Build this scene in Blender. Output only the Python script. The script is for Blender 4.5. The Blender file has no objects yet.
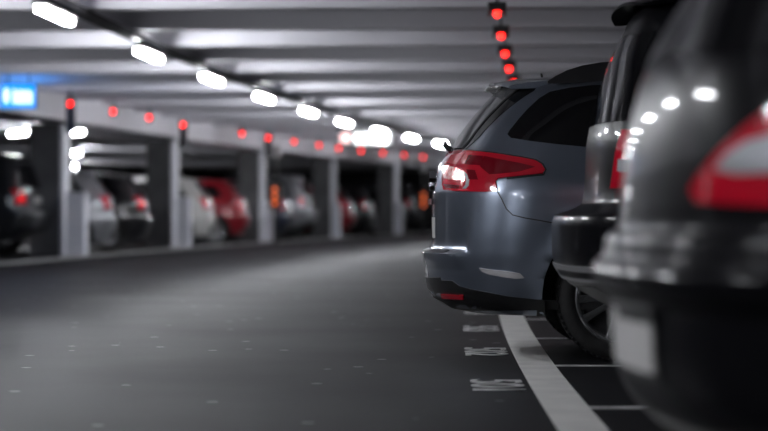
import bpy, bmesh, math, random
from mathutils import Vector, Matrix
from mathutils.bvhtree import BVHTree
from mathutils.geometry import delaunay_2d_cdt

random.seed(7)
SC = bpy.context.scene
COL = SC.collection
F, CX, HY, CAMZ = 2450.0, 384.0, 210.0, 0.77      # focal length in pixels, centre column, horizon row, eye height

# ------------------------------------------------------------------ helpers
def c(Y):                      # the lane bends gently to the right
    return 0.0014 * Y * Y - 0.012 * Y
def slope(Y):
    return 0.0028 * Y - 0.012
def at(off, Y, z=0.0):
    return Vector((c(Y) + off, Y, z))
def heading(Y):                # rotation about z that turns +Y onto the lane direction
    return -math.atan(slope(Y))
def px_point(px, Y, z=0.0):
    return Vector(((px - CX) / F * Y, Y, z))

def link(name, me, mats, parent=None):
    o = bpy.data.objects.new(name, me)
    COL.objects.link(o)
    if mats is not None:
        for m in (mats if isinstance(mats, (list, tuple)) else [mats]):
            me.materials.append(m)
    if parent is not None:
        o.parent = parent
    return o
def obj(name, bm, mats, parent=None, smooth=False, angle=None):
    me = bpy.data.meshes.new(name)
    bmesh.ops.recalc_face_normals(bm, faces=bm.faces[:])
    bm.to_mesh(me); bm.free()
    if smooth:
        for p in me.polygons: p.use_smooth = True
        if angle: me.set_sharp_from_angle(angle=math.radians(angle))
    return link(name, me, mats, parent)
def empty(name, loc=(0, 0, 0), rz=0.0):
    o = bpy.data.objects.new(name, None); COL.objects.link(o)
    o.location = loc; o.rotation_euler = (0, 0, rz)
    o.empty_display_size = 0.2
    return o
def tag(o, label, cat, group=None):
    o['label'] = label; o['category'] = cat
    if group: o['group'] = group
    return o
def struct(o):
    o['kind'] = 'structure'; return o

def box(bm, x0, x1, y0, y1, z0, z1, bev=0.0, M=None, seg=2):
    vs = [bm.verts.new((x, y, z)) for x in (x0, x1) for y in (y0, y1) for z in (z0, z1)]
    fs = [bm.faces.new([vs[i] for i in q]) for q in ((0, 1, 3, 2), (4, 6, 7, 5), (0, 4, 5, 1), (2, 3, 7, 6), (0, 2, 6, 4), (1, 5, 7, 3))]
    new = list(vs)
    if bev > 0:
        es = list({e for f in fs for e in f.edges})
        r = bmesh.ops.bevel(bm, geom=es, offset=bev, segments=seg, affect='EDGES', profile=0.5)
        new = list({v for f in r['faces'] for v in f.verts} | {v for v in vs if v.is_valid})
    if M is not None:
        for v in new:
            if v.is_valid: v.co = M @ v.co
def tube(bm, pts, r, n=8, cap=True):
    pts = [Vector(p) for p in pts]; rings = []
    for i, p in enumerate(pts):
        d = (pts[min(i + 1, len(pts) - 1)] - pts[max(i - 1, 0)]).normalized()
        a = d.cross(Vector((0, 0, 1)))
        if a.length < 1e-4: a = d.cross(Vector((1, 0, 0)))
        a.normalize(); b = d.cross(a)
        rr = r[i] if isinstance(r, (list, tuple)) else r
        rings.append([bm.verts.new(p + (a * math.cos(t) + b * math.sin(t)) * rr) for t in [2 * math.pi * k / n for k in range(n)]])
    for A, B in zip(rings, rings[1:]):
        for k in range(n):
            bm.faces.new((A[k], A[(k + 1) % n], B[(k + 1) % n], B[k]))
    if cap:
        bm.faces.new(rings[0][::-1]); bm.faces.new(rings[-1])
def lathe_y(bm, prof, n=48):   # prof: list of (y, radius), turned about the y axis
    rings = []
    for y, r in prof:
        rings.append([bm.verts.new((r * math.cos(t), y, r * math.sin(t))) for t in [2 * math.pi * k / n for k in range(n)]])
    for A, B in zip(rings, rings[1:]):
        for k in range(n):
            bm.faces.new((A[k], A[(k + 1) % n], B[(k + 1) % n], B[k]))
    return rings
def prism(bm, poly, y0, y1, bev=0.0):     # poly in (x,z), extruded along y
    A = [bm.verts.new((x, y0, z)) for x, z in poly]; B = [bm.verts.new((x, y1, z)) for x, z in poly]
    fs = [bm.faces.new(A), bm.faces.new(B[::-1])]
    n = len(poly)
    for i in range(n):
        fs.append(bm.faces.new((A[i], B[i], B[(i + 1) % n], A[(i + 1) % n])))
    if bev:
        bmesh.ops.bevel(bm, geom=list({e for f in fs for e in f.edges}), offset=bev, segments=2, affect='EDGES', profile=0.5)

# ------------------------------------------------------------------ materials
def mat(name, col, rough=0.5, metal=0.0, coat=0.0, emit=None, strength=0.0, spec=0.5, coat_rough=0.03):
    m = bpy.data.materials.new(name); m.use_nodes = True
    b = m.node_tree.nodes['Principled BSDF']
    b.inputs['Base Color'].default_value = (*col, 1)
    b.inputs['Roughness'].default_value = rough
    b.inputs['Metallic'].default_value = metal
    b.inputs['Coat Weight'].default_value = coat
    b.inputs['Coat Roughness'].default_value = coat_rough
    b.inputs['Specular IOR Level'].default_value = spec
    if emit:
        b.inputs['Emission Color'].default_value = (*emit, 1)
        b.inputs['Emission Strength'].default_value = strength
    return m
def noisy(m, col_a, col_b, scale=4.0, detail=6.0, bump=0.0, rough=None, bscale=None, dist=0.01):
    nt = m.node_tree; b = nt.nodes['Principled BSDF']; L = nt.links
    tc = nt.nodes.new('ShaderNodeTexCoord'); n = nt.nodes.new('ShaderNodeTexNoise')
    n.inputs['Scale'].default_value = scale; n.inputs['Detail'].default_value = detail
    L.new(tc.outputs['Object'], n.inputs['Vector'])
    r = nt.nodes.new('ShaderNodeValToRGB')
    r.color_ramp.elements[0].position = 0.35; r.color_ramp.elements[1].position = 0.65
    r.color_ramp.elements[0].color = (*col_a, 1); r.color_ramp.elements[1].color = (*col_b, 1)
    L.new(n.outputs['Fac'], r.inputs['Fac']); L.new(r.outputs['Color'], b.inputs['Base Color'])
    if rough:
        mr = nt.nodes.new('ShaderNodeMapRange')
        mr.inputs['From Min'].default_value = 0.35; mr.inputs['From Max'].default_value = 0.65
        mr.inputs['To Min'].default_value = rough[0]; mr.inputs['To Max'].default_value = rough[1]
        L.new(n.outputs['Fac'], mr.inputs['Value']); L.new(mr.outputs['Result'], b.inputs['Roughness'])
    if bump:
        n2 = nt.nodes.new('ShaderNodeTexNoise'); n2.inputs['Scale'].default_value = bscale or scale * 8
        n2.inputs['Detail'].default_value = 4
        L.new(tc.outputs['Object'], n2.inputs['Vector'])
        bp = nt.nodes.new('ShaderNodeBump'); bp.inputs['Strength'].default_value = bump; bp.inputs['Distance'].default_value = dist
        L.new(n2.outputs['Fac'], bp.inputs['Height']); L.new(bp.outputs['Normal'], b.inputs['Normal'])
    return m

M = {}
M['ceiling'] = noisy(mat('painted concrete', (.6, .6, .62), .7), (.70, .695, .72), (.78, .775, .80), 1.2, 5, .15, bscale=25)
M['rib'] = noisy(mat('ribbed concrete', (.6, .6, .62), .6), (.70, .69, .74), (.79, .78, .83), .8, 5, .1, bscale=25)
M['wall'] = noisy(mat('grey wall paint', (.2, .2, .21), .7), (.04, .04, .042), (.06, .06, .063), .7, 5, .1)
M['pillar'] = noisy(mat('pillar concrete', (.22, .22, .23), .7), (.11, .11, .115), (.15, .15, .155), 2, 5, .1)
M['stripe'] = noisy(mat('white pillar paint', (.75, .77, .85), .45), (.78, .80, .88), (.86, .87, .94), 3, 4)
M['white_paint'] = noisy(mat('worn white paint', (.6, .6, .6), .6), (.72, .71, .69), (.86, .85, .82), 5, 8, .2, bscale=60)
M['thin_paint'] = noisy(mat('thin line paint', (.5, .5, .5), .6), (.45, .45, .45), (.72, .72, .72), 9, 8)
M['kerb'] = noisy(mat('kerb concrete', (.3, .3, .3), .7), (.26, .26, .26), (.34, .34, .34), 2, 5)
M['lamp'] = mat('lamp diffuser', (.9, .9, .9), .4, emit=(.93, .955, 1.0), strength=130)
M['housing'] = mat('lamp housing', (.42, .41, .42), .4)
M['guard'] = mat('grey bumper guard', (.22, .22, .23), .4)
M['tray'] = mat('dark tray steel', (.05, .05, .055), .5, .3)
M['bracket'] = mat('black bracket plastic', (.02, .02, .022), .4)
M['led'] = mat('red guidance light', (.5, .02, .02), .3, emit=(1, .012, .008), strength=9)
M['orange'] = mat('orange lamp', (.6, .2, .05), .3, emit=(1, .16, .04), strength=1.3)
M['sign_blue'] = mat('lit blue sign face', (.02, .2, .6), .3, emit=(.0, .26, .85), strength=1.7)
M['spill_panel'] = mat('blue spill panel', (.02, .2, .6), .3, emit=(.02, .26, .85), strength=9)  # unseen glow added to throw blue onto the rib behind the sign
M['sign_white'] = mat('lit white sign mark', (.9, .9, .9), .3, emit=(.9, 1, 1), strength=1.5)
M['sign_pink'] = mat('lit pale red sign ring', (.9, .6, .6), .3, emit=(1, .55, .5), strength=.9)
M['black'] = mat('black plastic', (.012, .012, .013), .45)
M['dark_trim'] = mat('dark trim', (.02, .02, .022), .3)
M['rubber'] = noisy(mat('tyre rubber', (.015, .015, .016), .75), (.012, .012, .013), (.02, .02, .021), 20, 3, .2, bscale=60, dist=.004)
M['rim'] = mat('silver alloy', (.55, .56, .58), .25, .9)
M['chrome'] = mat('chrome', (.8, .8, .82), .08, 1.0)
M['satin'] = mat('satin chrome', (.85, .85, .86), .22, .45, .5)
M['glass'] = mat('tinted glass', (.004, .004, .005), .03, 0, 0, spec=.6)
M['screen_glass'] = mat('rear screen glass', (.004, .004, .005), .05, 0, 0, spec=.15)
M['hatch_glass'] = mat('hatch glass', (.10, .10, .105), .12, 0, 0, spec=1.0)
M['red_lens'] = mat('red lens', (.62, .008, .028), .12, 0, .8)
M['soft_red'] = mat('soft red lens', (.85, .12, .14), .18, .1, .8)
M['deep_red'] = mat('deep red lens', (.20, .002, .010), .12, 0, .8)
M['pale_lens'] = noisy(mat('pale sparkle lens', (.80, .22, .22), .2, .3, .8), (.70, .04, .05), (1.0, .62, .58), 38, 2)  # pale lens cluster with bright sparkle mottled into its colour
M['glow_lens'] = mat('glowing red lens', (.5, .01, .012), .2, 0, .6, emit=(1, .03, .03), strength=1.3)  # emission puts bright red spots on the tail lights
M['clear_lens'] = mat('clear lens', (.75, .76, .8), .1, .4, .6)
M['plate'] = mat('number plate white', (.62, .61, .60), .35)
M['plate_mark'] = mat('number plate dark marks', (.18, .18, .2), .4)
M['headlight'] = mat('headlight', (.6, .62, .65), .08, .5, .8)
def paint(name, col, metal=.55, rough=.32):
    return mat(name, col, rough, metal, 1.0, coat_rough=.03)
P = {
    'slate': paint('slate blue paint', (.235, .27, .335), .8, .30),
    'near': mat('dark grey paint', (.006, .006, .0075), .3, .0, .28, spec=.03, coat_rough=.02),
    'suvblack': mat('black paint', (.006, .006, .0075), .3, .0, .2, spec=.03, coat_rough=.02),
    'grey': paint('graphite paint', (.035, .037, .042), .4),
    'silver': paint('silver paint', (.42, .43, .46), .6),
    'black': paint('jet paint', (.012, .012, .015), .2),
    'white': paint('white paint', (.62, .62, .6), .0),
    'red': paint('red paint', (.32, .010, .022), .2),
    'blue': paint('night blue paint', (.02, .025, .05), .4),
}
def asphalt():
    m = mat('asphalt', (.05, .05, .053), .5, spec=.06); nt = m.node_tree; L = nt.links; b = nt.nodes['Principled BSDF']
    tc = nt.nodes.new('ShaderNodeTexCoord')
    def noise(s, d):
        n = nt.nodes.new('ShaderNodeTexNoise'); n.inputs['Scale'].default_value = s; n.inputs['Detail'].default_value = d
        L.new(tc.outputs['Object'], n.inputs['Vector']); return n
    big, fine = noise(.6, 6), noise(90, 4)
    mx = nt.nodes.new('ShaderNodeMath'); mx.operation = 'ADD'
    L.new(big.outputs['Fac'], mx.inputs[0]); L.new(fine.outputs['Fac'], mx.inputs[1])
    r = nt.nodes.new('ShaderNodeValToRGB'); e = r.color_ramp.elements
    e[0].position = .7 / 2; e[0].color = (.012, .012, .0138, 1); e[1].position = 1.35 / 2; e[1].color = (.025, .025, .028, 1)
    hf = nt.nodes.new('ShaderNodeMath'); hf.operation = 'MULTIPLY'; hf.inputs[1].default_value = .5
    L.new(mx.outputs[0], hf.inputs[0]); L.new(hf.outputs[0], r.inputs['Fac'])
    # pale specks trodden into the surface
    vo = nt.nodes.new('ShaderNodeTexVoronoi'); vo.inputs['Scale'].default_value = 3.2
    L.new(tc.outputs['Object'], vo.inputs['Vector'])
    lt = nt.nodes.new('ShaderNodeMath'); lt.operation = 'LESS_THAN'; lt.inputs[1].default_value = .085
    L.new(vo.outputs['Distance'], lt.inputs[0])
    mix = nt.nodes.new('ShaderNodeMix'); mix.data_type = 'RGBA'
    L.new(lt.outputs[0], mix.inputs['Factor']); L.new(r.outputs['Color'], mix.inputs['A'])
    mix.inputs['B'].default_value = (.22, .22, .225, 1)
    L.new(mix.outputs['Result'], b.inputs['Base Color'])
    mr = nt.nodes.new('ShaderNodeMapRange'); mr.inputs['To Min'].default_value = .42; mr.inputs['To Max'].default_value = .58
    L.new(big.outputs['Fac'], mr.inputs['Value']); L.new(mr.outputs['Result'], b.inputs['Roughness'])
    bp = nt.nodes.new('ShaderNodeBump'); bp.inputs['Strength'].default_value = .35; bp.inputs['Distance'].default_value = .004
    L.new(fine.outputs['Fac'], bp.inputs['Height']); L.new(bp.outputs['Normal'], b.inputs['Normal'])
    return m
M['asphalt'] = asphalt()

# ------------------------------------------------------------------ the shell
YN, YFAR, OFFL, OFFR = -14.0, 112.0, -23.0, 6.6
ZR, ZS = 2.55, 3.0             # underside of ribs, underside of slab
def strip(name, offs, zs, m, y0=YN, y1=YFAR, n=90, thick=None):
    """a band that follows the lane between two (offset, z) edges"""
    bm = bmesh.new(); rows = []
    prof = list(zip(offs, zs))
    for i in range(n + 1):
        Y = y0 + (y1 - y0) * i / n
        rows.append([bm.verts.new(at(o, Y, z)) for o, z in prof])
    k = len(prof); closed = k > 2
    for A, B in zip(rows, rows[1:]):
        for j in range(k if closed else k - 1):
            bm.faces.new((A[j], A[(j + 1) % k], B[(j + 1) % k], B[j]))
    if closed:
        bm.faces.new(rows[0][::-1]); bm.faces.new(rows[-1])
    return struct(obj(name, bm, m))
strip('floor', [OFFL - .2, OFFR + .2, OFFR + .2, OFFL - .2], [0, 0, -.3, -.3], M['asphalt'])
strip('ceiling', [OFFL - .2, OFFR + .2, OFFR + .2, OFFL - .2], [ZS, ZS, ZS + .3, ZS + .3], M['ceiling'])
strip('wall_left', [OFFL, OFFL - .2, OFFL - .2, OFFL], [0, 0, ZS, ZS], M['wall'])
strip('wall_right', [OFFR, OFFR + .2, OFFR + .2, OFFR], [0, 0, ZS, ZS], M['wall'])
for nm, Y in (('wall_far', YFAR - .1), ('wall_near', YN + .1)):
    bm = bmesh.new()
    box(bm, c(Y) + OFFL, c(Y) + OFFR, Y - .1, Y + .1, 0, ZS)
    struct(obj(nm, bm, M['wall']))
# transverse concrete ribs, every 2.5 m along the lane
for k in range(-14, 36):
    Y = 21.8 + 2.48 * k
    bm = bmesh.new()
    w0, w1 = .30, .42
    sec = [(-w0 / 2, ZR), (w0 / 2, ZR), (w1 / 2, ZS), (-w1 / 2, ZS)]
    x0, x1 = -19.6, OFFR + 3.0
    A = [bm.verts.new((x0, y, z)) for y, z in sec]; B = [bm.verts.new((x1, y, z)) for y, z in sec]
    bm.faces.new(A); bm.faces.new(B[::-1])
    for i in range(4): bm.faces.new((A[i], B[i], B[(i + 1) % 4], A[(i + 1) % 4]))
    o = struct(obj('ceiling_beam', bm, M['rib'])); o.location = at(-3.05, Y); o.rotation_euler = (0, 0, heading(Y))
# long beam over the pillars on the left side of the lane, and the low kerb below it
strip('ceiling_beam', [-6.75, -7.45, -7.45, -6.75], [2.2, 2.2, ZS, ZS], M['rib'])
strip('kerb', [-6.55, -6.75, -6.75, -6.55], [0, 0, .03, .03], M['kerb'])
# white edge line and bay lines on the right, painted bay numbers
strip('floor_marking', [.605, .785], [.004, .004], M['white_paint'], 2.0, 60, 80)
BAY0, BAYW = 9.53, 2.57
for k in range(-3, 8):
    Y = BAY0 + BAYW * k
    bm = bmesh.new(); box(bm, .785, 5.6, -.045, .045, .001, .004)
    o = struct(obj('bay_line', bm, M['thin_paint'])); o.location = (c(Y), Y, 0); o.rotation_euler = (0, 0, heading(Y))
def text_mesh(name, s, size, m, parent=None, extrude=.002):
    cu = bpy.data.curves.new(name, 'FONT'); cu.body = s; cu.size = size; cu.extrude = extrude
    cu.align_x = 'CENTER'; cu.align_y = 'CENTER'
    tmp = bpy.data.objects.new(name + '_src', cu); COL.objects.link(tmp)
    dg = bpy.context.evaluated_depsgraph_get()
    me = bpy.data.meshes.new_from_object(tmp.evaluated_get(dg))
    bpy.data.objects.remove(tmp)
    me.materials.clear()
    return link(name, me, m, parent)
for k, s in enumerate(('501', '502', '503', '504', '505')):
    Y = 10.72 + BAYW * k
    o = struct(text_mesh('floor_marking', s, .34, M['thin_paint']))
    o.scale = (1.5, .98, 1); o.location = (c(Y) + .452, Y, .003); o.rotation_euler = (0, 0, -math.pi / 2 + heading(Y))

# ------------------------------------------------------------------ pillars and posts on the left
COLS = [(64, 40.6), (174, 50.2), (262, 59.3), (333, 67.9), (396, 76.6)]
ORD = ['first', 'second', 'third', 'fourth', 'fifth', 'sixth', 'seventh', 'eighth', 'ninth', 'tenth', 'eleventh', 'twelfth', 'thirteenth', 'fourteenth', 'fifteenth']
def pillar(X, Y):
    bm = bmesh.new(); box(bm, -.56, 0, -.1, .65, 0, 2.2, .015)
    p = struct(obj('pillar', bm, M['pillar'])); p.location = (X, Y, 0); p.rotation_euler = (0, 0, heading(Y))
    bm = bmesh.new(); box(bm, -.05, .012, -.112, .35, 0.0, 2.19, .004)
    obj('corner_guard', bm, M['stripe'], p)
    return p
for i, (px, Y) in enumerate(COLS):
    q = px_point(px, Y)
    pillar(q.x, Y)
for Y in (12.0, 21.5, 31.2, 85.5, 94.5, 103.5):
    pillar(c(Y) - 6.95, Y)
for i, (px, Y, h, w) in enumerate([(77.5, 40.0, 1.06, .15), (184.5, 49.4, 1.02, .13), (271, 58.5, .98, .12), (337, 67.0, .95, .09), (399, 75.8, .95, .09)]):
    q = px_point(px, Y)
    r = empty('guard_post', q, heading(Y))
    tag(r, ['white waist-high guard post by the nearest pillar, beside the grey parked SUV', 'white waist-high guard post by the pillar left of the white parked car', 'white guard post by the pillar right of the red hatchback, before the dark signal pole',
            'white guard post in front of the pillar left of the far red car', 'farthest white guard post, by the last visible pillar under the red lights'][i], 'post', 'white guard posts along the kerb')
    bm = bmesh.new(); box(bm, -w, w, -w, w, .02, h, .02); obj('post', bm, M['stripe'], r)
    bm = bmesh.new(); box(bm, -w - .05, w + .05, -w - .05, w + .05, 0, .02, .004); obj('base_plate', bm, M['housing'], r)

# dark signal poles with a stack of orange lamps
for i, (px, Y, lab) in enumerate([(275.5, 57.6, 'dark signal pole with stacked orange lamps beside the third pillar'), (424, 78.5, 'dark far signal pole with orange lamps, beside the slate blue estate car tail')]):
    q = px_point(px, Y); r = empty('signal_pole', q, heading(Y)); tag(r, lab, 'signal pole', 'signal poles with orange lamps')
    bm = bmesh.new(); tube(bm, [(0, 0, 0), (0, 0, 2.3)], .05, 10); obj('pole', bm, M['bracket'], r)
    bm = bmesh.new(); box(bm, -.13, .13, -.1, .1, .80, 1.36, .02); obj('lamp_box', bm, M['bracket'], r)
    for z in (.93, 1.09, 1.25):
        bm = bmesh.new()
        rg = lathe_y(bm, [(-.10, .05), (-.12, .043), (-.13, .02), (-.132, .001)], 16)
        o = obj('orange_lamp', bm, M['orange'], r, True); o.location = (0, 0, z)
    bm = bmesh.new(); box(bm, -.11, .11, -.09, .09, 2.0, 2.28, .02); obj('camera_box', bm, M['housing'], r)

# ------------------------------------------------------------------ lamps
def lamp_meshes():
    a = bmesh.new(); box(a, -.06, .06, -.75, .75, .05, .085, .01)
    b = bmesh.new(); box(b, -.045, .045, -.70, .70, -.015, .05, .018, seg=3)
    d = bmesh.new(); box(d, -.02, .02, -.53, -.47, .085, .108)
    e = bmesh.new(); box(e, -.02, .02, .47, .53, .085, .108)
    out = []
    for nm, bm, m in (('housing', a, M['housing']), ('diffuser', b, M['lamp']), ('hanger', d, M['tray']), ('hanger', e, M['tray'])):
        me = bpy.data.meshes.new(nm); bmesh.ops.recalc_face_normals(bm, faces=bm.faces[:]); bm.to_mesh(me); bm.free(); me.materials.append(m); out.append((nm, me))
    return out
LM = lamp_meshes()
def lamp(loc, rz, label, group):
    r = empty('ceiling_light', loc, rz); tag(r, label, 'lamp', group)
    for nm, me in LM: link(nm, me, None, r)
    return r
ZL = 2.36
LAMPY = [20.25, 25.5, 30.3, 35.3, 40.4, 45.2, 50.2, 55.1, 60.1, 65.1]
lab = ['lit tube lamp nearest the viewer in the row under the lane cable tray'] + ['lit tube lamp, %s along the row under the lane cable tray' % ORD[i] for i in range(1, 9)] + ['farthest lit tube lamp of the lane row, behind the estate car tail']
for i, Y in enumerate(LAMPY):
    lamp(at(-3.05 + (.15 * max(0, (i - 5) / 4)), Y, ZL), heading(Y), lab[i], 'lamps over the driving lane')
for Y in (15.2, 10.2, 5.2, 0.2):  # unseen lamps, added to light the side of the estate car
    lamp(at(-3.05, Y, ZL), heading(Y), 'added tube lamp over the near lane, unseen above the top edge of the view', 'lamps over the driving lane')
for Y in (75.0, 85.0, 95.0):
    lamp(at(-2.9, Y, ZL), heading(Y), 'lit tube lamp over the far lane, hidden behind the estate car', 'lamps over the driving lane')
for (px, py, Y, l) in [(18, 134, 52.5, 'lit tube lamp above the parked grey SUV'), (74, 134, 52.0, 'lit tube lamp above the silver car, just behind the first pillar'),
                       (74, 154, 71, 'small bright spot built as a lamp behind the first pillar, below another lamp'), (72, 167, 90, 'lowest small bright spot built as a lamp behind the first pillar')]:  # the two lower entries are dim bright spots built as lamps
    z = CAMZ + (HY - py) * Y / F
    q = px_point(px, Y, z); o = lamp(q, heading(Y) + .5, l, 'lamps over the left bays')
# cable tray above the lane lamps, carried by the ribs
bm = bmesh.new()
pts = [at(-3.05, Y, ZL + .155) for Y in range(-10, 100, 2)]
rows = []
for p in pts:
    rows.append([bm.verts.new(p + Vector((dx, 0, dz))) for dx, dz in ((-.06, -.04), (.06, -.04), (.06, .02), (-.06, .02))])
for A, B in zip(rows, rows[1:]):
    for j in range(4): bm.faces.new((A[j], A[(j + 1) % 4], B[(j + 1) % 4], B[j]))
bm.faces.new(rows[0]); bm.faces.new(rows[-1][::-1])
for v in bm.verts: v.co.z -= 0
t = obj('cable_tray', bm, M['tray'])
t.location.z = 0
tag(t, 'long dark cable tray running under the ceiling ribs above the lane lamps', 'cable tray')

# ------------------------------------------------------------------ red guidance lights
def led(loc, rz, label, group, kind):
    r = empty('guidance_light', loc, rz); tag(r, label, 'indicator light', group)
    bm = bmesh.new(); rings = lathe_y(bm, [(-.032, .001), (-.029, .015), (-.018, .026), (-.0, .029), (.03, .029)], 20)
    bmesh.ops.rotate(bm, verts=bm.verts[:], cent=(0, 0, 0), matrix=Matrix.Rotation(math.radians(35), 3, 'X'))
    obj('lens', bm, M['led'], r, True)
    bm = bmesh.new()
    if kind == 'right':
        box(bm, -.075, .075, -.04, .14, .025, .095, .01)
        box(bm, -.075, -.052, -.04, .10, -.01, .035, .006); box(bm, .052, .075, -.04, .10, -.01, .035, .006)
    elif kind == 'post':
        box(bm, -.07, .07, .02, .09, -.42, .09, .01)
    else:
        box(bm, -.05, .05, .02, .09, -.06, .08, .01)
    obj('bracket', bm, M['bracket'], r)
    bm = bmesh.new(); top = ZR - loc[2]
    tube(bm, [(0, .05, .06), (0, .05, max(top, .12))], .012, 8); obj('hanger', bm, M['tray'], r)
LEFT = [(70, 104, 36.5), (113, 112, 39.5), (149, 118, 42.3), (183, 125, 45.5), (242, 134, 51.0), (268, 138, 53.8), (294, 142, 56.6), (319, 145.5, 59.4), (338.5, 148.5, 62.2), (361, 151, 65), (383, 153.3, 67.8), (404, 155.3, 70.5), (423, 157, 73.2)]
for i, (px, py, Y) in enumerate(LEFT):
    z = min(CAMZ + (HY - py) * Y / F, ZR - .14)
    l = 'red guidance light, %s from the near end of the left row' % ORD[i]
    if i == 0: l = 'nearest red guidance light of the left row, with a dark stem below'
    led(px_point(px, Y, z), heading(Y), l, 'red lights over the left bays', 'post' if i in (0, 3, 5, 11) else 'left')
for i, (px, py, Y) in enumerate([(497, 14, 19.75), (501, 36, 22.2), (505, 54, 24.7), (509, 69, 27.2), (514, 82.5, 29.8)]):
    l = 'red guidance light under a black hood, %s nearest above the right bays' % ORD[i]
    if i == 4: l = 'red guidance light mostly hidden behind the estate car roof spoiler'
    led(px_point(px, Y, CAMZ + (HY - py) * Y / F), heading(Y), l, 'hooded red lights over the right bays', 'right')

# ------------------------------------------------------------------ lit signs
def sign_blue():
    Y = 33.75; z0, z1 = CAMZ + (HY - 108) * Y / F, CAMZ + (HY - 84.5) * Y / F
    xa, xb = (0.5 - CX) / F * Y, (35.5 - CX) / F * Y
    r = empty('direction_sign', (0, Y, 0)); tag(r, 'blue lit direction sign with white marks hanging over the left side of the lane', 'sign')
    bm = bmesh.new(); box(bm, xa - .01, xb + .01, .0, .12, z0 - .01, z1 + .01, .01); obj('cabinet', bm, M['tray'], r)
    bm = bmesh.new(); box(bm, xa, xb, -.012, .0, z0, z1, .004); obj('sign_face', bm, M['sign_blue'], r)
    bm = bmesh.new(); box(bm, xa, xb, .12, .132, z0, z1, .004); obj('spill_panel', bm, M['spill_panel'], r)  # added glowing panel, colours the rib blue
    w, h = xb - xa, z1 - z0
    bm = bmesh.new()
    cx, cz = xa + .17 * w, z0 + .52 * h
    prism(bm, [(cx + .075 * w * math.cos(t), cz + .33 * h * math.sin(t)) for t in [k * math.pi / 8 for k in range(16)]], -.016, -.011)
    obj('pictogram', bm, M['sign_white'], r)
    bm = bmesh.new()
    for i, top in enumerate((.80, .70, .78, .72, .76, .70)):
        x0 = xa + (.36 + i * .095) * w; box(bm, x0, x0 + .07 * w, -.016, -.011, z0 + .18 * h, z0 + top * h)
    obj('lettering', bm, M['sign_white'], r)
    bm = bmesh.new()
    bm.free()
    for x in (xa + .2 * w, xb - .2 * w):
        bm = bmesh.new(); tube(bm, [(x, .06, z1), (x, .06, ZS)], .012, 8); obj('hanger', bm, M['tray'], r)
sign_blue()
def sign_white():
    Y = 50.9; z0, z1 = CAMZ + (HY - 146) * Y / F, CAMZ + (HY - 129.5) * Y / F
    xa, xb = (338 - CX) / F * Y, (394 - CX) / F * Y
    r = empty('display_sign', (0, Y, 0)); tag(r, 'black display sign with bright white characters hanging by the far lane lamps', 'sign')
    bm = bmesh.new(); box(bm, xa, xb, .0, .15, z0, z1, .01); obj('cabinet', bm, M['bracket'], r)
    bm = bmesh.new(); cx, cz = (345.5 - CX) / F * Y, (z0 + z1) / 2
    n = 24; A = [[bm.verts.new((cx + q * math.cos(2 * math.pi * k / n), yy, cz + q * math.sin(2 * math.pi * k / n))) for k in range(n)] for q, yy in ((.115, -.01), (.001, -.01))]
    for k in range(n): bm.faces.new((A[0][k], A[0][(k + 1) % n], A[1][(k + 1) % n], A[1][k]))
    obj('status_ring', bm, M['sign_pink'], r)
    bm = bmesh.new()
    for i in range(5):
        x0 = (354.5 + i * 7.2 - CX) / F * Y; box(bm, x0, x0 + .11, -.012, .0, z0 + .05, z1 - .06)
    obj('lettering', bm, M['sign_white'], r)
    bm = bmesh.new()
    bm.free()
    for x in (xa + .15, xa + .7):
        bm = bmesh.new(); tube(bm, [(x, .07, z1), (x, .07, ZS)], .014, 8); obj('hanger', bm, M['tray'], r)
sign_white()

# ------------------------------------------------------------------ cars
def pchip(tbl):
    xs = [p[0] for p in tbl]; ys = [p[1] for p in tbl]; n = len(xs)
    h = [xs[i + 1] - xs[i] for i in range(n - 1)]; d = [(ys[i + 1] - ys[i]) / h[i] for i in range(n - 1)]
    m = [d[0]] + [0 if d[i - 1] * d[i] <= 0 else 3 * (h[i - 1] + h[i]) / ((2 * h[i] + h[i - 1]) / d[i - 1] + (h[i] + 2 * h[i - 1]) / d[i]) for i in range(1, n - 1)] + [d[-1]]
    def f(x):
        if x <= xs[0]: return ys[0]
        if x >= xs[-1]: return ys[-1]
        i = max(k for k in range(n - 1) if xs[k] <= x); t = (x - xs[i]) / h[i]
        return ((1 + 2 * t) * (1 - t) ** 2 * ys[i] + t * (1 - t) ** 2 * h[i] * m[i] + t * t * (3 - 2 * t) * ys[i + 1] + t * t * (t - 1) * h[i] * m[i + 1])
    return f
def levels(a, b, step, extra=()):
    n = max(2, int((b - a) / step)); z = [a + (b - a) * i / n for i in range(n + 1)]
    return sorted(set([round(v, 4) for v in z + list(extra)]))

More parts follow.
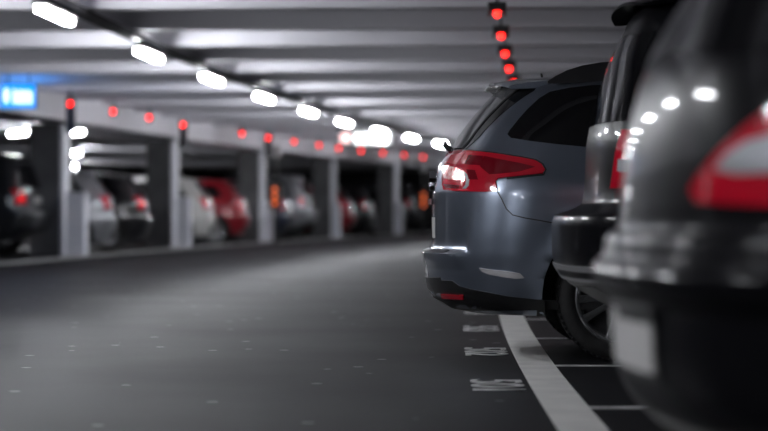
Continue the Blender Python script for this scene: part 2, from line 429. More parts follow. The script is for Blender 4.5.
class Car:
    def __init__(s, spec, root, col, fine=1.0):
        s.sp, s.root, s.col = spec, root, col
        rear, front, wid = pchip(spec['rear']), pchip(spec['front']), pchip(spec['width'])
        ztop = spec['width'][-1][0]
        ar, pr, af, pf = spec['ar'], spec['pr'], spec.get('af', .6), spec.get('pf', 2.5)
        Z = levels(spec['width'][0][0], ztop, .022 / fine, [p[0] for p in spec['rear'] + spec['front'] + spec['width'] if spec['width'][0][0] <= p[0] <= ztop] if fine >= 1 else [p[0] for p in spec['width']])
        Z = [z for i, z in enumerate(Z) if i == 0 or z - Z[i - 1] > .0025 or z == Z[-1]]
        nr, ns, nf = int(22 * fine), int(64 * fine), int(16 * fine)
        arches = spec['arches']
        bm = bmesh.new(); rings = []
        for z in Z:
            xr, xf, W = rear(z), front(z), max(wid(z), .0005)
            L = xf - xr; a = min(ar(z) if callable(ar) else ar, L * .45); b = min(af, L * .45)
            half = []
            for i in range(nr):
                t = math.pi / 2 * i / nr
                x, yy = xr + a * (1 - math.cos(t) ** (2 / pr)), math.sin(t) ** (2 / pr)
                if spec.get('step'):
                    fd = min(1, max(0, (.86 - yy) / .06)); x -= spec['step'](z) * fd * fd * (3 - 2 * fd)
                half.append((x, W * yy))
            for i in range(ns + 1):
                half.append((xr + a + (L - a - b) * i / ns, W))
            for i in range(nf - 1, -1, -1):
                t = math.pi / 2 * i / nf
                half.append((xf - b * (1 - math.cos(t) ** (2 / pf)), W * math.sin(t) ** (2 / pf)))
            ring = []
            for sgn, seq in ((1, half), (-1, half[-2:0:-1])):
                for x, y in seq:
                    if spec.get('flare') and abs(y) > .5 * W:
                        for ax, az, R in arches:
                            dd = (math.hypot(x - ax, z - az) - R) / .055
                            if z < az + R + .2 and dd > -1: y += spec['flare'] * math.exp(-dd * dd)
                    ring.append(bm.verts.new((x, sgn * y, z)))
            rings.append(ring)
        n = len(rings[0])
        for A, B in zip(rings, rings[1:]):
            for k in range(n):
                bm.faces.new((A[k], A[(k + 1) % n], B[(k + 1) % n], B[k]))
        top = rings[-1]
        for k in range(1, n // 2):
            try: bm.faces.new([v for v in dict.fromkeys((top[k], top[k + 1], top[n - k - 1], top[n - k]))])
            except ValueError: pass
        bm.normal_update()
        s.bvh = BVHTree.FromBMesh(bm)
        Wl = wid(.5)
        kill = []
        for f in bm.faces:
            for ax, az, R in arches:
                if all(math.hypot(v.co.x - ax, v.co.z - az) < R and abs(v.co.y) > .45 * Wl for v in f.verts): kill.append(f); break
        ks = set(kill); snap = set()
        for f in kill:
            for v in f.verts:
                if any(g not in ks for g in v.link_faces): snap.add(v)
        for f in bm.faces:
            if f not in ks: snap |= {v for v in f.verts}
        for v in snap:
            for ax, az, R in arches:
                d = math.hypot(v.co.x - ax, v.co.z - az)
                if d < R and d > .01 and abs(v.co.y) > .45 * Wl and v.co.z >= spec['width'][0][0] - .001:
                    v.co.x = ax + (v.co.x - ax) * R / d
                    if v.co.z > Z[0] + .001: v.co.z = az + (v.co.z - az) * R / d
        bmesh.ops.delete(bm, geom=kill, context='FACES')
        s.body = obj('body', bm, col, root, True, 40)
        # floor pan and wheel wells
        bm = bmesh.new(); z0 = Z[0] + .03
        ring = [v for v in [(p.x * 1.0, p.y * .93) for p in []]]
        xr, xf, W = rear(z0), front(z0), wid(z0)
        P2 = [(xr + .04 + .35 * (1 - math.cos(t)), (W - .03) * math.sin(t) ** .7) for t in [math.pi / 2 * i / 8 for i in range(9)]]
        P2 += [(xf - .04 - .35 * (1 - math.cos(t)), (W - .03) * math.sin(t) ** .7) for t in [math.pi / 2 * i / 8 for i in range(8, -1, -1)]]
        A = [(x, y) for x, y in P2] + [(x, -y) for x, y in P2[-2:0:-1]]
        lo = [bm.verts.new((x, y, z0)) for x, y in A]; hi = [bm.verts.new((x, y, z0 + .05)) for x, y in A]
        bm.faces.new(lo); bm.faces.new(hi)
        for i in range(len(A)): bm.faces.new((lo[i], lo[(i + 1) % len(A)], hi[(i + 1) % len(A)], hi[i]))
        obj('underbody', bm, M['black'], root)
        for ax, az, R in arches:
            for sg in (-1, 1):
                rr = []; bm = bmesh.new()
                for i in range(17):
                    t = math.pi * (1.12 * i / 16 - .06)
                    x, z = ax + (R + .004) * math.cos(t), az + (R + .004) * math.sin(t)
                    rr.append((bm.verts.new((x, sg * (W - .05 + .035), z)), bm.verts.new((x, sg * .45, z))))
                for (a0, a1), (b0, b1) in zip(rr, rr[1:]): bm.faces.new((a0, b0, b1, a1))
                bm.faces.new([q[1] for q in rr])
                obj('wheel_well', bm, M['black'], root)
    # --- casting flat outlines onto the body
    def side(s, sg):
        return lambda p: (Vector((p[0], sg * 3, p[1])), Vector((0, -sg, 0)))
    def rearv(s):
        return lambda p: (Vector((-3, p[0], p[1])), Vector((1, 0, 0)))
    def frontv(s):
        return lambda p: (Vector((9, p[0], p[1])), Vector((-1, 0, 0)))
    def eye(s):
        bpy.context.view_layer.update()
        Mi = s.root.matrix_world.inverted(); o = Mi @ Vector((0, 0, CAMZ)); R = Mi.to_3x3()
        return lambda p: (o, (R @ Vector(((p[0] - CX) / F, 1, (HY - p[1]) / F))).normalized())
    def patch(s, name, poly, cast, m, off=.004, res=.03, skirt=.012, parent=None, flip=False, smooth_out=0, unit=1.0):
        """poly is an outline in the plane the caster understands; unit = metres per outline unit"""
        pts = [Vector((p[0], p[1])) for p in poly]
        for _ in range(smooth_out):
            q = []
            for i, a in enumerate(pts):
                b = pts[(i + 1) % len(pts)]; q += [a * .75 + b * .25, a * .25 + b * .75]
            pts = q
        st = res / unit; B = []
        for i, a in enumerate(pts):
            b = pts[(i + 1) % len(pts)]; k = max(1, int((b - a).length / st))
            B += [a.lerp(b, j / k) for j in range(k)]
        nb = len(B)
        def inside(p):
            r = False
            for i in range(nb):
                a, b = B[i], B[i - 1]
                if (a.y > p.y) != (b.y > p.y) and p.x < (b.x - a.x) * (p.y - a.y) / (b.y - a.y) + a.x: r = not r
            return r
        V = list(B)
        x0, x1 = min(p.x for p in B), max(p.x for p in B); y0, y1 = min(p.y for p in B), max(p.y for p in B)
        for i in range(1, int((x1 - x0) / st) + 1):
            for j in range(1, int((y1 - y0) / st) + 1):
                p = Vector((x0 + i * st, y0 + j * st))
                if min((p - b).length for b in B) > .45 * st and inside(p): V.append(p)
        vv, ee, ff, ov, oe, of = delaunay_2d_cdt(V, [(i, (i + 1) % nb) for i in range(nb)], [], 1, 1e-5)
        bm = bmesh.new(); out = []; depth = []
        for p in vv:
            o, d = cast(p); h = s.bvh.ray_cast(o, d)
            if h[0] is None:
                far = o + d * max(0.0, (s.mid - o).dot(d)); h = s.bvh.find_nearest(far)
            co, nn = h[0], h[1]
            if nn.dot(d) > 0: nn = -nn
            out.append((co + nn * off, nn))
        mk = lambda v: Vector((v.x, -v.y, v.z)) if flip else v
        TV = [bm.verts.new(mk(a)) for a, nn in out]
        for f in ff:
            try: bm.faces.new([TV[i] for i in f])
            except ValueError: pass
        be = [e for e in bm.edges if len(e.link_faces) == 1]
        if skirt:
            low = {}
            for e in be:
                for v in e.verts:
                    if v not in low:
                        i = TV.index(v); a, nn = out[i]; low[v] = bm.verts.new(mk(a - nn * skirt))
            for e in be:
                a, b = e.verts; bm.faces.new((a, b, low[b], low[a]))
        return obj(name, bm, m, parent or s.root, True, 50)
    @property
    def mid(s):
        return Vector((s.sp['L'] / 2, 0, .8))
    def line(s, name, path, cast, m, w=.006, off=.002, flip=False, unit=1.0, parent=None):
        """a thin strip laid along a path on the body"""
        pts = [Vector((p[0], p[1])) for p in path]; L, R = [], []
        for i, p in enumerate(pts):
            d = (pts[min(i + 1, len(pts) - 1)] - pts[max(i - 1, 0)]).normalized(); nn = Vector((-d.y, d.x)) * (w / unit / 2)
            L.append(p + nn); R.append(p - nn)
        return s.patch(name, L + R[::-1], cast, m, off, .03, .006, parent, flip, 0, unit)

WM = {}
def wheel_mesh(R, w, spokes, rr):
    key = (R, w, spokes, rr)
    if key in WM: return WM[key]
    bm = bmesh.new()
    prof = [(-w * .42, rr), (-w * .5, rr + .02), (-w * .52, (R + rr) / 2), (-w * .47, R - .022), (-w * .40, R - .006), (-w * .2, R), (-.012, R), (-.01, R - .006), (.01, R - .006), (.012, R), (w * .2, R), (w * .40, R - .006), (w * .47, R - .022), (w * .52, (R + rr) / 2), (w * .5, rr + .02), (w * .42, rr)]
    lathe_y(bm, prof, 64)
    for k in range(64):              # tread blocks at the shoulders
        t = 2 * math.pi * k / 64
        for sg in (-1, 1):
            Mx = Matrix.Rotation(-t, 4, 'Y') @ Matrix.Translation((R - .004, sg * w * .34, 0)) @ Matrix.Rotation(.4 * sg, 4, 'X')
            box(bm, -.004, .0055, -w * .1, w * .1, -.009, .009, 0, Mx)
    me = bpy.data.meshes.new('wheel'); bmesh.ops.recalc_face_normals(bm, faces=bm.faces[:]); bm.to_mesh(me); bm.free(); me.materials.append(M['rubber'])
    for p in me.polygons: p.use_smooth = True
    me.set_sharp_from_angle(angle=math.radians(40))
    bm = bmesh.new()                 # rim, outer face towards -y
    lathe_y(bm, [(-w * .44, rr + .004), (-w * .46, rr - .004), (-w * .42, rr - .016), (-w * .30, rr - .03), (w * .1, rr - .05), (w * .4, rr - .01)], 64)
    rings = lathe_y(bm, [(-w * .36, .001), (-w * .37, .03), (-w * .33, .062), (-w * .1, .075), (-w * .1, .001)], 24)
    for k in range(spokes):
        for dt in ((-.13, .13) if spokes <= 7 else (0,)):
            t = 2 * math.pi * k / spokes + dt
            Mx = Matrix.Rotation(-t, 4, 'Y') @ Matrix.Rotation(dt * -.9, 4, 'Y')
            v = []
            for x, hw, y in ((.045, .017, -w * .335), ((rr + .05) / 2, .015, -w * .36), (rr - .012, .021, -w * .42)):
                v.append([bm.verts.new(Mx @ Vector(q)) for q in ((x, y, -hw), (x, y - .004, 0), (x, y, hw), (x, y + .03, hw * .8), (x, y + .03, -hw * .8))])
            for A, B in zip(v, v[1:]):
                for j in range(5): bm.faces.new((A[j], A[(j + 1) % 5], B[(j + 1) % 5], B[j]))
    for k in range(5):
        t = 2 * math.pi * k / 5
        Mx = Matrix.Translation((.045 * math.cos(t), -w * .36, .045 * math.sin(t)))
        box(bm, -.007, .007, -.006, .01, -.007, .007, 0, Mx)
    me2 = bpy.data.meshes.new('rim'); bmesh.ops.recalc_face_normals(bm, faces=bm.faces[:]); bm.to_mesh(me2); bm.free(); me2.materials.append(M['rim'])
    for p in me2.polygons: p.use_smooth = True
    me2.set_sharp_from_angle(angle=math.radians(35))
    bm = bmesh.new(); lathe_y(bm, [(w * .02, rr - .03), (w * .02, .001)], 32)
    me3 = bpy.data.meshes.new('brake_disc'); bm.to_mesh(me3); bm.free(); me3.materials.append(M['bracket'])
    WM[key] = (me, me2, me3); return WM[key]
def wheels(root, spec, R=.325, w=.215, spokes=5, rr=.215, disc=True, spin=0.0):
    a, b, d = wheel_mesh(R, w, spokes, rr)
    for ax, az, _ in spec['arches']:
        for sg in (-1, 1):
            o = link('wheel', a, None, root); o.location = (ax, sg * spec['track'], R)
            if sg > 0: o.rotation_euler = (0, 0, math.pi)
            r = link('rim', b, None, o); r.rotation_euler = (0, spin, 0)
            if disc: link('brake_disc', d, None, o)

# ---- the grey-blue estate car in focus
S_WAG = dict(L=4.83, ar=.58, pr=2.55, af=.75, pf=2.4, track=.775, flare=.012,
    rear=[(.232, .22), (.26, .12), (.295, .07), (.335, .035), (.40, .024), (.46, .017), (.53, .015), (.60, .022), (.70, .036), (.76, .044), (.86, .058), (.94, .075), (1.0, .092), (1.05, .122), (1.10, .168), (1.17, .212), (1.24, .262), (1.32, .330), (1.38, .386), (1.42, .436), (1.45, .55), (1.465, .85), (1.474, 1.35), (1.477, 1.7)],
    front=[(.20, 4.68), (.35, 4.80), (.5, 4.83), (.62, 4.79), (.70, 4.70), (.77, 4.48), (.84, 4.12), (.90, 3.82), (.96, 3.62), (1.08, 3.36), (1.22, 3.02), (1.34, 2.68), (1.42, 2.38), (1.455, 2.15), (1.477, 1.85)],
    width=[(.232, .865), (.30, .89), (.42, .912), (.55, .925), (.70, .93), (.84, .928), (.92, .918), (.965, .896), (1.02, .872), (1.12, .838), (1.25, .784), (1.35, .735), (1.41, .690), (1.44, .635), (1.46, .52), (1.47, .34), (1.477, .05)],
    step=pchip([(.46, 0.0), (.52, .014), (.543, .015), (.552, .004), (.562, -.030), (.60, -.036), (.66, -.028), (.74, -.016), (.86, 0.0)]),
    arches=[(1.0, .33, .405), (3.815, .33, .40)])
root = empty('estate_car', (.205, 13.30, 0), 0.0)
tag(root, 'slate blue estate car in sharp focus, its tail sticking out over the white line', 'car')
CC = Car(S_WAG, root, P['slate'], 1.5)
E = CC.eye(); U = 1 / 197.6
def both(name, poly, m, **k):
    o = CC.patch(name, poly, E, m, unit=U, **k)
    q = CC.patch(name, poly, E, m, unit=U, flip=True, **{**k, 'parent': k.get('parent2', k.get('parent'))} if False else dict(k, flip=True)) if False else CC.patch(name, poly, E, m, unit=U, flip=True, **k)
    return o, q
tl = [(443.2, 184), (443.2, 172), (446, 161), (450, 152.5), (458, 151.2), (470, 151.3), (495, 154), (520, 157.8), (535, 160.6), (541.5, 164.5), (545, 170), (543, 173.6), (530, 175), (507.7, 177.4), (498.5, 178.6), (496, 181), (497.7, 191.4), (482.7, 192), (457.6, 191.4), (444.5, 190)]
lights = both('tail_light', tl, M['red_lens'], off=.008, res=.022)
subs = [('deep_panel', [(470, 156), (484, 157), (482, 166), (466, 165)], 'deep_red'),
        ('deep_panel', [(485, 157), (497, 159.5), (521, 164), (535, 167.5), (520, 172), (500, 174.5), (490, 175), (481, 167)], 'deep_red'),
        ('deep_panel', [(468, 170), (476, 171), (479, 180), (470, 180)], 'deep_red'),
        ('deep_panel', [(445, 184.5), (461, 185.5), (460, 189), (447, 188)], 'deep_red'),
        ('painted_glint', [(464.5, 171), (468, 174.5), (470.5, 180), (470, 186), (467, 189), (464, 189), (467, 185), (467.5, 180)], 'clear_lens'),  # pale crescent painted on as a highlight in the lens
        ('upper_lens', [(448, 164), (452.5, 156), (466, 153.5), (458, 165)], 'soft_red'),
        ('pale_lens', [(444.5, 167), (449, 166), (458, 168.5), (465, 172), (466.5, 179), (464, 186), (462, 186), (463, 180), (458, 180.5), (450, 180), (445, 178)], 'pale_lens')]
for nm, pl, mm in subs:
    for o, fl in zip(lights, (False, True)):
        CC.patch(nm, pl, E, M[mm], off=.0105, res=.018, skirt=.006, unit=U, parent=o, flip=fl)
for o, fl in zip(lights, (False, True)):      # thin bright line along the top of the lens
    CC.line('lens_rim', [(452, 150.8), (470, 150.6), (495, 153.3), (520, 157), (536, 160), (543, 164.5), (546, 170), (544, 174.6), (530, 176), (507, 178.5)], E, M['dark_trim'], w=.006, off=.006, flip=fl, unit=U, parent=o)
# side glass
both('side_window', [(507.5, 134.5), (509.5, 131), (512.7, 127), (520, 118), (528, 109), (540, 98), (550, 92), (570, 88), (593, 85.5), (640, 84), (662, 84), (667, 152), (640, 150.5), (593, 147.5), (560, 144.5), (530, 141), (511, 138)], M['glass'], off=.003, res=.035)
both('side_window', [(674, 84.5), (800, 90), (836, 153), (830, 160), (675, 152.5)], M['glass'], off=.003, res=.05)
for fl, sg in ((False, -1), (True, 1)):
    CC.patch('side_window', [(2.44, 1.385), (2.60, 1.36), (3.22, 1.06), (3.24, 1.02), (2.46, 1.02)], CC.side(-1), M['glass'], off=.003, res=.06, flip=fl)
CC.patch('windshield', [(-.60, .985), (.60, .985), (.66, 1.02), (.56, 1.36), (.5, 1.40), (-.5, 1.40), (-.56, 1.36), (-.66, 1.02)], CC.frontv(), M['glass'], off=.004, res=.06)
CC.patch('window_frame', [(-.50, 1.08), (.50, 1.08), (.555, 1.15), (.585, 1.38), (.57, 1.43), (-.57, 1.43), (-.585, 1.38), (-.555, 1.15)], CC.rearv(), M['glass'], off=.003, res=.03)
CC.patch('rear_window', [(-.46, 1.09), (.46, 1.09), (.475, 1.15), (.47, 1.40), (.45, 1.42), (-.45, 1.42), (-.47, 1.40), (-.475, 1.15)], CC.rearv(), M['hatch_glass'], off=.010, res=.03)
# panel gaps
for fl in (False, True):
    CC.line('panel_gap', [(497.7, 192), (501.5, 198.5), (506.5, 209), (512.7, 215), (525, 218), (540, 220.5), (556, 223.5), (566, 227)], E, M['black'], w=.006, off=.0012, flip=fl, unit=U)
    CC.line('door_gap', [(1.42, .36), (1.45, .5), (1.52, .66), (1.52, .98)], CC.side(-1), M['black'], w=.006, off=.0012, flip=fl)
    CC.line('door_gap', [(2.42, .30), (2.42, 1.0)], CC.side(-1), M['black'], w=.006, off=.0012, flip=fl)
    CC.line('door_gap', [(3.36, .34), (3.38, .8), (3.33, .93)], CC.side(-1), M['black'], w=.006, off=.0012, flip=fl)
# chrome strip in the bumper flank
both('chrome_strip', [(480, 267.8), (489, 269.2), (505, 270.8), (520, 273.2), (524.5, 277.8), (516, 278.6), (503, 276.8), (490, 274.3), (483, 271.6)], M['satin'], off=.009, res=.02)
# black lower valance with red reflector
val = [(430.5, 281), (443, 280.2), (452.6, 280.6), (460, 286), (470, 288.8), (482.7, 291.2), (507.7, 296.2), (538.5, 299.6), (545, 299.8), (545, 322), (525, 321), (507.7, 319), (487, 316), (465, 311), (450, 306), (437, 298)]
v1 = both('lower_valance', val, M['black'], off=.005, res=.03)
CC.patch('lower_valance', [(-.55, .42), (-.2, .41), (.2, .41), (.55, .42), (.6, .25), (-.6, .25)], CC.rearv(), M['black'], off=.004, res=.05)
for o, fl in zip(v1, (False, True)):
    CC.patch('reflector', [(442, 293.2), (464, 294.8), (464.4, 298.6), (443, 297.4)], E, M['red_lens'], off=.010, res=.02, unit=U, flip=fl, parent=o)
# bumper step lip across the tail, plate recess, handle, badge, plate
CC.patch('bumper_step', [(-.62, .548), (.62, .548), (.62, .563), (-.62, .563)], CC.rearv(), M['dark_trim'], off=.002, res=.03)
CC.patch('license_plate', [(-.26, .62), (.26, .62), (.26, .73), (-.26, .73)], CC.rearv(), M['plate'], off=.001, res=.05, skirt=.004)
CC.patch('tailgate_handle', [(-.30, .80), (.30, .80), (.30, .83), (-.30, .83)], CC.rearv(), M['chrome'], off=.022, res=.04, skirt=.03)
bd = empty('badge'); bd.parent = root
for dz in (.0, .045):
    bm = bmesh.new()
    for sg in (-1, 1):
        A = [(0, .915 + dz), (sg * .072, .875 + dz), (sg * .072, .897 + dz), (0, .937 + dz)]
        f = [bm.verts.new((.040, y, z)) for y, z in A]; g = [bm.verts.new((.075, y, z)) for y, z in A]
        bm.faces.new(f); bm.faces.new(g[::-1])
        for i in range(4): bm.faces.new((f[i], g[i], g[(i + 1) % 4], f[(i + 1) % 4]))
    obj('chevron', bm, M['chrome'], bd)
# roof spoiler
bm = bmesh.new()
sec = [(.365, 1.440), (.372, 1.450), (.46, 1.468), (.60, 1.481), (.80, 1.484), (.80, 1.46), (.62, 1.442), (.47, 1.436), (.38, 1.434)]
rows = []
for y in [i / 12 * .57 for i in range(-12, 13)]:
    k = 1 - .10 * (abs(y) / .57) ** 4; dz = -.035 * (abs(y) / .57) ** 2.5; dx = .075 * (abs(y) / .57) ** 3
    rows.append([bm.verts.new((x + dx * (1 if x < .7 else 0), y, z + dz)) for x, z in sec])
for A, B in zip(rows, rows[1:]):
    for j in range(len(sec)): bm.faces.new((A[j], A[(j + 1) % len(sec)], B[(j + 1) % len(sec)], B[j]))
bm.faces.new(rows[0]); bm.faces.new(rows[-1][::-1])
sp = obj('roof_spoiler', bm, P['slate'], root, True, 45)
bm = bmesh.new(); box(bm, .352, .42, -.30, .30, 1.424, 1.444, .008); obj('brake_light', bm, M['clear_lens'], sp)
# roof rails, aerial, wiper, exhaust, mirrors, door handles
for sg in (-1, 1):
    bm = bmesh.new()
    top = [(.64, 1.436), (.68, 1.462), (.74, 1.492), (.82, 1.517), (.92, 1.534), (1.05, 1.543), (1.2, 1.548), (1.9, 1.553), (2.3, 1.535), (2.5, 1.50), (2.58, 1.46)]
    poly = top + [(x, 1.425) for x, z in top[::-1]]
    prism(bm, poly, sg * .625 - .018, sg * .625 + .018)
    obj('roof_rail', bm, M['dark_trim'], root, True, 30)
bm = bmesh.new(); tube(bm, [(.655, 0, 1.47), (.655, 0, 1.488)], .018, 10); tube(bm, [(.655, 0, 1.48), (.648, 0, 1.512)], [.007, .005], 8); obj('aerial', bm, M['black'], root)
bm = bmesh.new()
tube(bm, [(.15, -.02, 1.10), (.135, -.02, 1.112), (.128, .1, 1.14)], [.012, .012, .008], 8)
tube(bm, [(.115, -.03, 1.125), (.15, -.02, 1.10), (.175, -.02, 1.092)], [.010, .016, .018], 8)
obj('wiper', bm, M['dark_trim'], root, True)
for sg in (-1, 1):
    bm = bmesh.new(); box(bm, -.06, .06, -.085, .085, -.07, .07, .03, seg=3)
    o = obj('door_mirror', bm, P['slate'], root, True, 60); o.location = (3.08, sg * .985, 1.02)
    for x in (1.62, 2.55):
        bm = bmesh.new(); box(bm, -.1, .1, -.018, .018, -.014, .014, .008)
        o = obj('door_handle', bm, P['slate'], root, True, 60); o.location = (x, sg * .925, .90)
for fl in (False, True):
    CC.patch('headlight', [(4.25, .62), (4.62, .60), (4.66, .66), (4.30, .76), (4.05, .78)], CC.side(-1), M['headlight'], off=.006, res=.04, flip=fl)
CC.patch('grille', [(-.45, .58), (.45, .58), (.5, .63), (.45, .68), (-.45, .68), (-.5, .63)], CC.frontv(), M['black'], off=.006, res=.05)
wheels(root, S_WAG, .325, .215, 5, .232, spin=.35)

# ---- generic shapes for the other cars
S_SUV = dict(L=4.6, ar=.42, pr=3.0, af=.6, pf=2.5, track=.79, flare=.012,
    rear=[(.28, .34), (.36, .22), (.43, .10), (.50, .02), (.60, .0), (.70, .0), (.745, .012), (.765, .07), (.80, .135), (.90, .150), (1.05, .155), (1.12, .165), (1.25, .20), (1.40, .245), (1.55, .31), (1.64, .36), (1.68, .46), (1.71, .8), (1.73, 1.4), (1.735, 1.7)],
    front=[(.28, 4.45), (.40, 4.57), (.6, 4.6), (.78, 4.56), (.90, 4.42), (.98, 4.0), (1.04, 3.62), (1.09, 3.42), (1.2, 3.2), (1.4, 2.85), (1.55, 2.55), (1.65, 2.3), (1.70, 2.1), (1.735, 1.8)],
    width=[(.28, .87), (.36, .90), (.55, .92), (.75, .93), (.95, .925), (1.05, .905), (1.10, .885), (1.25, .835), (1.45, .765), (1.60, .705), (1.66, .655), (1.70, .55), (1.72, .40), (1.735, .05)],
    arches=[(.95, .36, .42), (3.62, .36, .42)],
    windows=[[(.62, 1.13), (1.28, 1.11), (1.28, 1.56), (.78, 1.54)], [(1.34, 1.11), (2.2, 1.11), (2.2, 1.59), (1.34, 1.57)], [(2.26, 1.11), (3.3, 1.11), (2.56, 1.52), (2.42, 1.58), (2.26, 1.59)]],
    rearwin=[(-.66, 1.14), (.66, 1.14), (.58, 1.52), (-.58, 1.52)], wind=[(-.68, 1.11), (.68, 1.11), (.58, 1.56), (-.58, 1.56)],
    light=[(.60, .86), (.86, .86), (.86, 1.10), (.66, 1.10)], plate=.93, R=.36)
S_HAT = dict(L=4.2, ar=.5, pr=2.7, af=.65, pf=2.4, track=.76, flare=.012,
    rear=[(.22, .14), (.28, .09), (.36, .05), (.45, .02), (.55, .0), (.62, .0), (.66, .02), (.69, .055), (.80, .07), (.92, .085), (1.0, .11), (1.06, .15), (1.15, .205), (1.28, .29), (1.38, .37), (1.43, .48), (1.46, .75), (1.475, 1.2), (1.48, 1.5)],
    front=[(.22, 4.05), (.35, 4.18), (.5, 4.2), (.62, 4.16), (.72, 4.04), (.80, 3.8), (.88, 3.45), (.95, 3.2), (1.08, 2.95), (1.22, 2.65), (1.34, 2.35), (1.42, 2.05), (1.46, 1.85), (1.48, 1.6)],
    width=[(.22, .83), (.3, .86), (.5, .885), (.7, .89), (.85, .885), (.93, .87), (.98, .85), (1.1, .815), (1.25, .76), (1.36, .705), (1.42, .64), (1.45, .54), (1.47, .35), (1.48, .05)],
    arches=[(.82, .32, .375), (3.36, .32, .375)],
    windows=[[(.62, 1.06), (1.12, 1.03), (1.12, 1.34), (.80, 1.31)], [(1.18, 1.03), (1.98, 1.02), (1.98, 1.37), (1.18, 1.36)], [(2.04, 1.02), (3.0, .99), (2.36, 1.31), (2.22, 1.36), (2.04, 1.37)]],
    rearwin=[(-.60, 1.05), (.60, 1.05), (.55, 1.36), (-.55, 1.36)], wind=[(-.66, .98), (.66, .98), (.55, 1.38), (-.55, 1.38)],
    light=[(.52, .80), (.80, .78), (.80, 1.0), (.60, 1.04)], plate=.82, R=.31)
def generic(name, spec, loc, rz, col, label, group=None, fine=.7, lit=False, spokes=7, detail=True, lens='red_lens'):
    r = empty(name, loc, rz); tag(r, label, 'car', group)
    k = Car(spec, r, col, fine)
    for fl in (False, True):
        if detail:
            for w in spec['windows']: k.patch('side_window', w, k.side(-1), M['glass'], off=.004, res=.09, flip=fl)
        t = k.patch('tail_light', spec['light'], k.rearv(), M[lens], off=.008, res=.05, flip=fl)
        y0 = spec['light'][0][0]; zc = spec['light'][0][1]
        k.patch('clear_lens', [(y0 + .08, zc + .07), (y0 + .2, zc + .06), (y0 + .2, zc + .11), (y0 + .08, zc + .12)], k.rearv(), M['glow_lens' if lit else 'clear_lens'], off=.014, res=.04, flip=fl, parent=t)
        if detail:
            bm = bmesh.new(); box(bm, -.06, .06, -.08, .08, -.07, .07, .03)
            o = obj('door_mirror', bm, col, r, True, 60); o.location = (spec['windows'][-1][1][0] - .25, (1 if fl else -1) * (spec['width'][4][1] + .05), spec['windows'][-1][1][1] + .05)
            k.patch('headlight', [(spec['L'] - .5, .66), (spec['L'] - .2, .62), (spec['L'] - .18, .70), (spec['L'] - .55, .78)], k.side(-1), M['headlight'], off=.006, res=.05, flip=fl)
    k.patch('rear_window', spec['rearwin'], k.rearv(), M['screen_glass'], off=.004, res=.06)
    k.patch('windshield', spec['wind'], k.frontv(), M['glass'], off=.004, res=.08)
    if spec.get('plate'):
        pz = spec['plate']
        pl = k.patch('license_plate', [(-.26, pz - .055), (.26, pz - .055), (.26, pz + .055), (-.26, pz + .055)], k.rearv(), M['plate'], off=.012, res=.06)
    if spec.get('plate'):
        k.patch('tailgate_handle', [(-.34, pz + .09), (.34, pz + .09), (.34, pz + .115), (-.34, pz + .115)], k.rearv(), M['chrome'], off=.025, res=.05, skirt=.03)  # chrome strip added to catch glints on the tail
    k.patch('bumper_trim', [(-.6, spec['width'][0][0] + .07), (.6, spec['width'][0][0] + .07), (.6, spec['width'][0][0] + .17), (-.6, spec['width'][0][0] + .17)], k.rearv(), M['black'], off=.004, res=.06)
    R = spec['R']; wheels(r, spec, R, .21, spokes, R * .66, disc=False)
    return k

# ---- the tall black SUV between the estate car and the nearest car
S_MID = dict(S_SUV, L=4.6, ar=.40, pr=2.8, plate=None)
km = generic('tall_suv', S_MID, (.755, 10.82, 0), 0.0, P['suvblack'], 'glossy black SUV with a stepped bumper, between the estate car and the nearest dark car', fine=1.2)
bm = bmesh.new()
sec = [(.27, 1.655), (.275, 1.665), (.42, 1.70), (.66, 1.724), (.66, 1.70), (.44, 1.676), (.30, 1.655)]
rows = []
for y in [i / 10 * .58 for i in range(-10, 11)]:
    dz = -.03 * (abs(y) / .58) ** 2.5; dx = .05 * (abs(y) / .58) ** 3
    rows.append([bm.verts.new((x + dx, y, z + dz)) for x, z in sec])
for A, B in zip(rows, rows[1:]):
    for j in range(len(sec)): bm.faces.new((A[j], A[(j + 1) % len(sec)], B[(j + 1) % len(sec)], B[j]))
bm.faces.new(rows[0]); bm.faces.new(rows[-1][::-1])
obj('roof_spoiler', bm, P['suvblack'], km.root, True, 45)
km.patch('bumper_guard', [(-.72, .47), (.72, .47), (.74, .535), (-.74, .535)], km.rearv(), M['guard'], off=.006, res=.05)

# ---- the nearest dark car, far out of focus
S_NEAR = dict(S_HAT, L=4.35, ar=.50, pr=2.6, plate=None, track=.77, R=.32,
    rear=[(.26, .15), (.30, .11), (.36, .075), (.42, .062), (.54, .055), (.575, .018), (.60, .002), (.625, .0), (.645, .012), (.66, .03), (.695, .036), (.71, .042), (.725, .065), (.78, .072), (.90, .085), (1.0, .10), (1.08, .118), (1.14, .145), (1.22, .185), (1.32, .25), (1.40, .32), (1.45, .45), (1.475, .75), (1.49, 1.2), (1.495, 1.5)],
    width=[(.26, .85), (.34, .875), (.5, .895), (.7, .90), (.9, .895), (1.0, .88), (1.06, .86), (1.15, .825), (1.27, .765), (1.37, .705), (1.43, .64), (1.46, .54), (1.48, .35), (1.495, .05)],
    front=[(z + .01, x + .15) for z, x in S_HAT['front']])
rn = empty('dark_hatchback', (.522, 5.72, 0), math.radians(4))
tag(rn, 'nearest dark grey hatchback, blurred, with a wide red tail light and pale number plate', 'car')
kn = Car(S_NEAR, rn, P['near'], 1.2)
En = kn.eye(); Un = 1 / 430.0
nl = [(699, 203), (692, 190), (703, 172), (724, 148), (748, 126), (772, 108), (800, 100), (820, 110), (815, 206), (760, 206)]
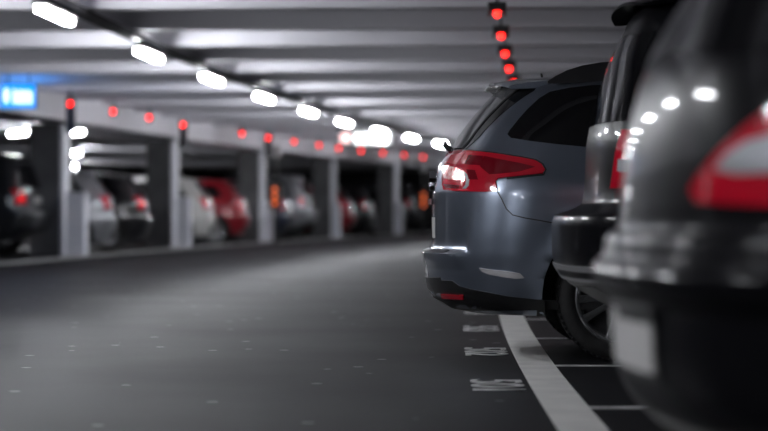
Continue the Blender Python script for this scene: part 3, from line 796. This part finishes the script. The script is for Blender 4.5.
for fl in (False, True):
    t = kn.patch('tail_light', nl, En, M['red_lens'], off=.008, res=.03, unit=Un, flip=fl)
    kn.patch('clear_lens', [(718, 170), (730, 155), (752, 141), (800, 130), (800, 172), (740, 175)], En, M['clear_lens'], off=.012, res=.03, unit=Un, flip=fl, parent=t)  # pale lens patch stands in for a white reflection
    for w in S_HAT['windows']: kn.patch('side_window', [(x + .1, z + .02) for x, z in w], kn.side(-1), M['glass'], off=.004, res=.08, flip=fl)
    bm = bmesh.new(); box(bm, -.06, .06, -.08, .08, -.07, .07, .03)
    o = obj('door_mirror', bm, P['near'], rn, True, 60); o.location = (2.85, (1 if fl else -1) * .95, 1.05)
    kn.patch('headlight', [(3.85, .66), (4.15, .62), (4.17, .70), (3.8, .78)], kn.side(-1), M['headlight'], off=.006, res=.05, flip=fl)
kn.patch('rear_window', [(-.60, 1.14), (.60, 1.14), (.60, 1.41), (-.60, 1.41)], kn.rearv(), M['screen_glass'], off=.004, res=.05)
for fl in (False, True):
    kn.patch('quarter_glass', [(668, 52), (720, 52), (780, 48), (860, 44), (860, -72), (760, -86), (690, -86)], En, M['screen_glass'], off=.006, res=.04, unit=Un, flip=fl)
kn.patch('windshield', S_HAT['wind'], kn.frontv(), M['glass'], off=.004, res=.08)
pl = kn.patch('license_plate', [(-.26, .405), (.26, .405), (.26, .535), (-.26, .535)], kn.rearv(), M['plate'], off=.012, res=.05, skirt=.02)
kn.patch('plate_holder', [(-.285, .385), (.285, .385), (.285, .552), (-.285, .552)], kn.rearv(), M['black'], off=.008, res=.05)
wheels(rn, S_NEAR, .32, .21, 7, .21)

# ---- the parked row on the left, nose to the left, tails towards the lane
BG = [
    ('tall_suv', S_SUV, 47, 40.3, 'grey', 'graphite SUV parked left of the nearest pillar, red tail light glowing', True, 0),
    ('hatchback', S_HAT, 117, 43.6, 'silver', 'silver hatchback parked just right of the nearest guard post', False, 16),
    ('hatchback', S_HAT, 152, 46.4, 'black', 'black hatchback with glowing red tail lights between the silver car and the second pillar', True, 13),
    ('hatchback', S_HAT, 217, 52.4, 'white', 'white hatchback parked just right of the second guard post', False, 10),
    ('hatchback', S_HAT, 250, 55.4, 'red', 'red hatchback parked between the white car and the third pillar', False, 12),
    ('hatchback', S_HAT, 293, 61.3, 'blue', 'dark blue hatchback parked right of the dark signal pole', False, 3),
    ('tall_suv', S_SUV, 316, 64.0, 'silver', 'silver SUV parked left of the fourth pillar', False, 3),
    ('hatchback', S_HAT, 355, 70.0, 'red', 'far red hatchback parked right of the fourth pillar', False, 3),
    ('hatchback', S_HAT, 375, 72.8, 'black', 'far black hatchback between the far red car and the last pillar', False, 3),
    ('hatchback', S_HAT, 406, 78.6, 'grey', 'far graphite hatchback just right of the last pillar', True, 3),
    ('tall_suv', S_SUV, 420, 81.6, 'black', 'far black SUV partly hidden behind the estate car tail', False, 3),
]
for nm, sp_, px, Y, colr, lb, lit, ex in BG:
    q = px_point(px, Y)
    generic(nm, sp_, q, math.pi + heading(Y) + math.radians(ex), P[colr], lb, 'cars parked in the left row', .62, lit)

# ------------------------------------------------------------------ world, camera, view
w = bpy.data.worlds.new('world'); SC.world = w; w.use_nodes = True
w.node_tree.nodes['Background'].inputs['Color'].default_value = (.5, .52, .58, 1)
w.node_tree.nodes['Background'].inputs['Strength'].default_value = .02
cd = bpy.data.cameras.new('camera'); cam = bpy.data.objects.new('camera', cd); COL.objects.link(cam)
cam.location = (0, 0, CAMZ); cam.rotation_euler = (math.pi / 2, 0, 0)
cd.sensor_width = 36; cd.lens = 36 * F / 768
cd.shift_y = -(431 / 2 - HY) / 768
cd.clip_start = .05; cd.clip_end = 400
cd.dof.use_dof = True; cd.dof.focus_distance = 12.6; cd.dof.aperture_fstop = 1.85
SC.camera = cam
SC.view_settings.view_transform = 'Standard'; SC.view_settings.look = 'None'
SC.view_settings.exposure = 0.0; SC.view_settings.gamma = 1.0
SC.view_settings.use_curve_mapping = False
SC.cycles.use_denoising = True
SC.cycles.max_bounces = 8; SC.cycles.diffuse_bounces = 5; SC.cycles.glossy_bounces = 4
SC.cycles.sample_clamp_indirect = 40
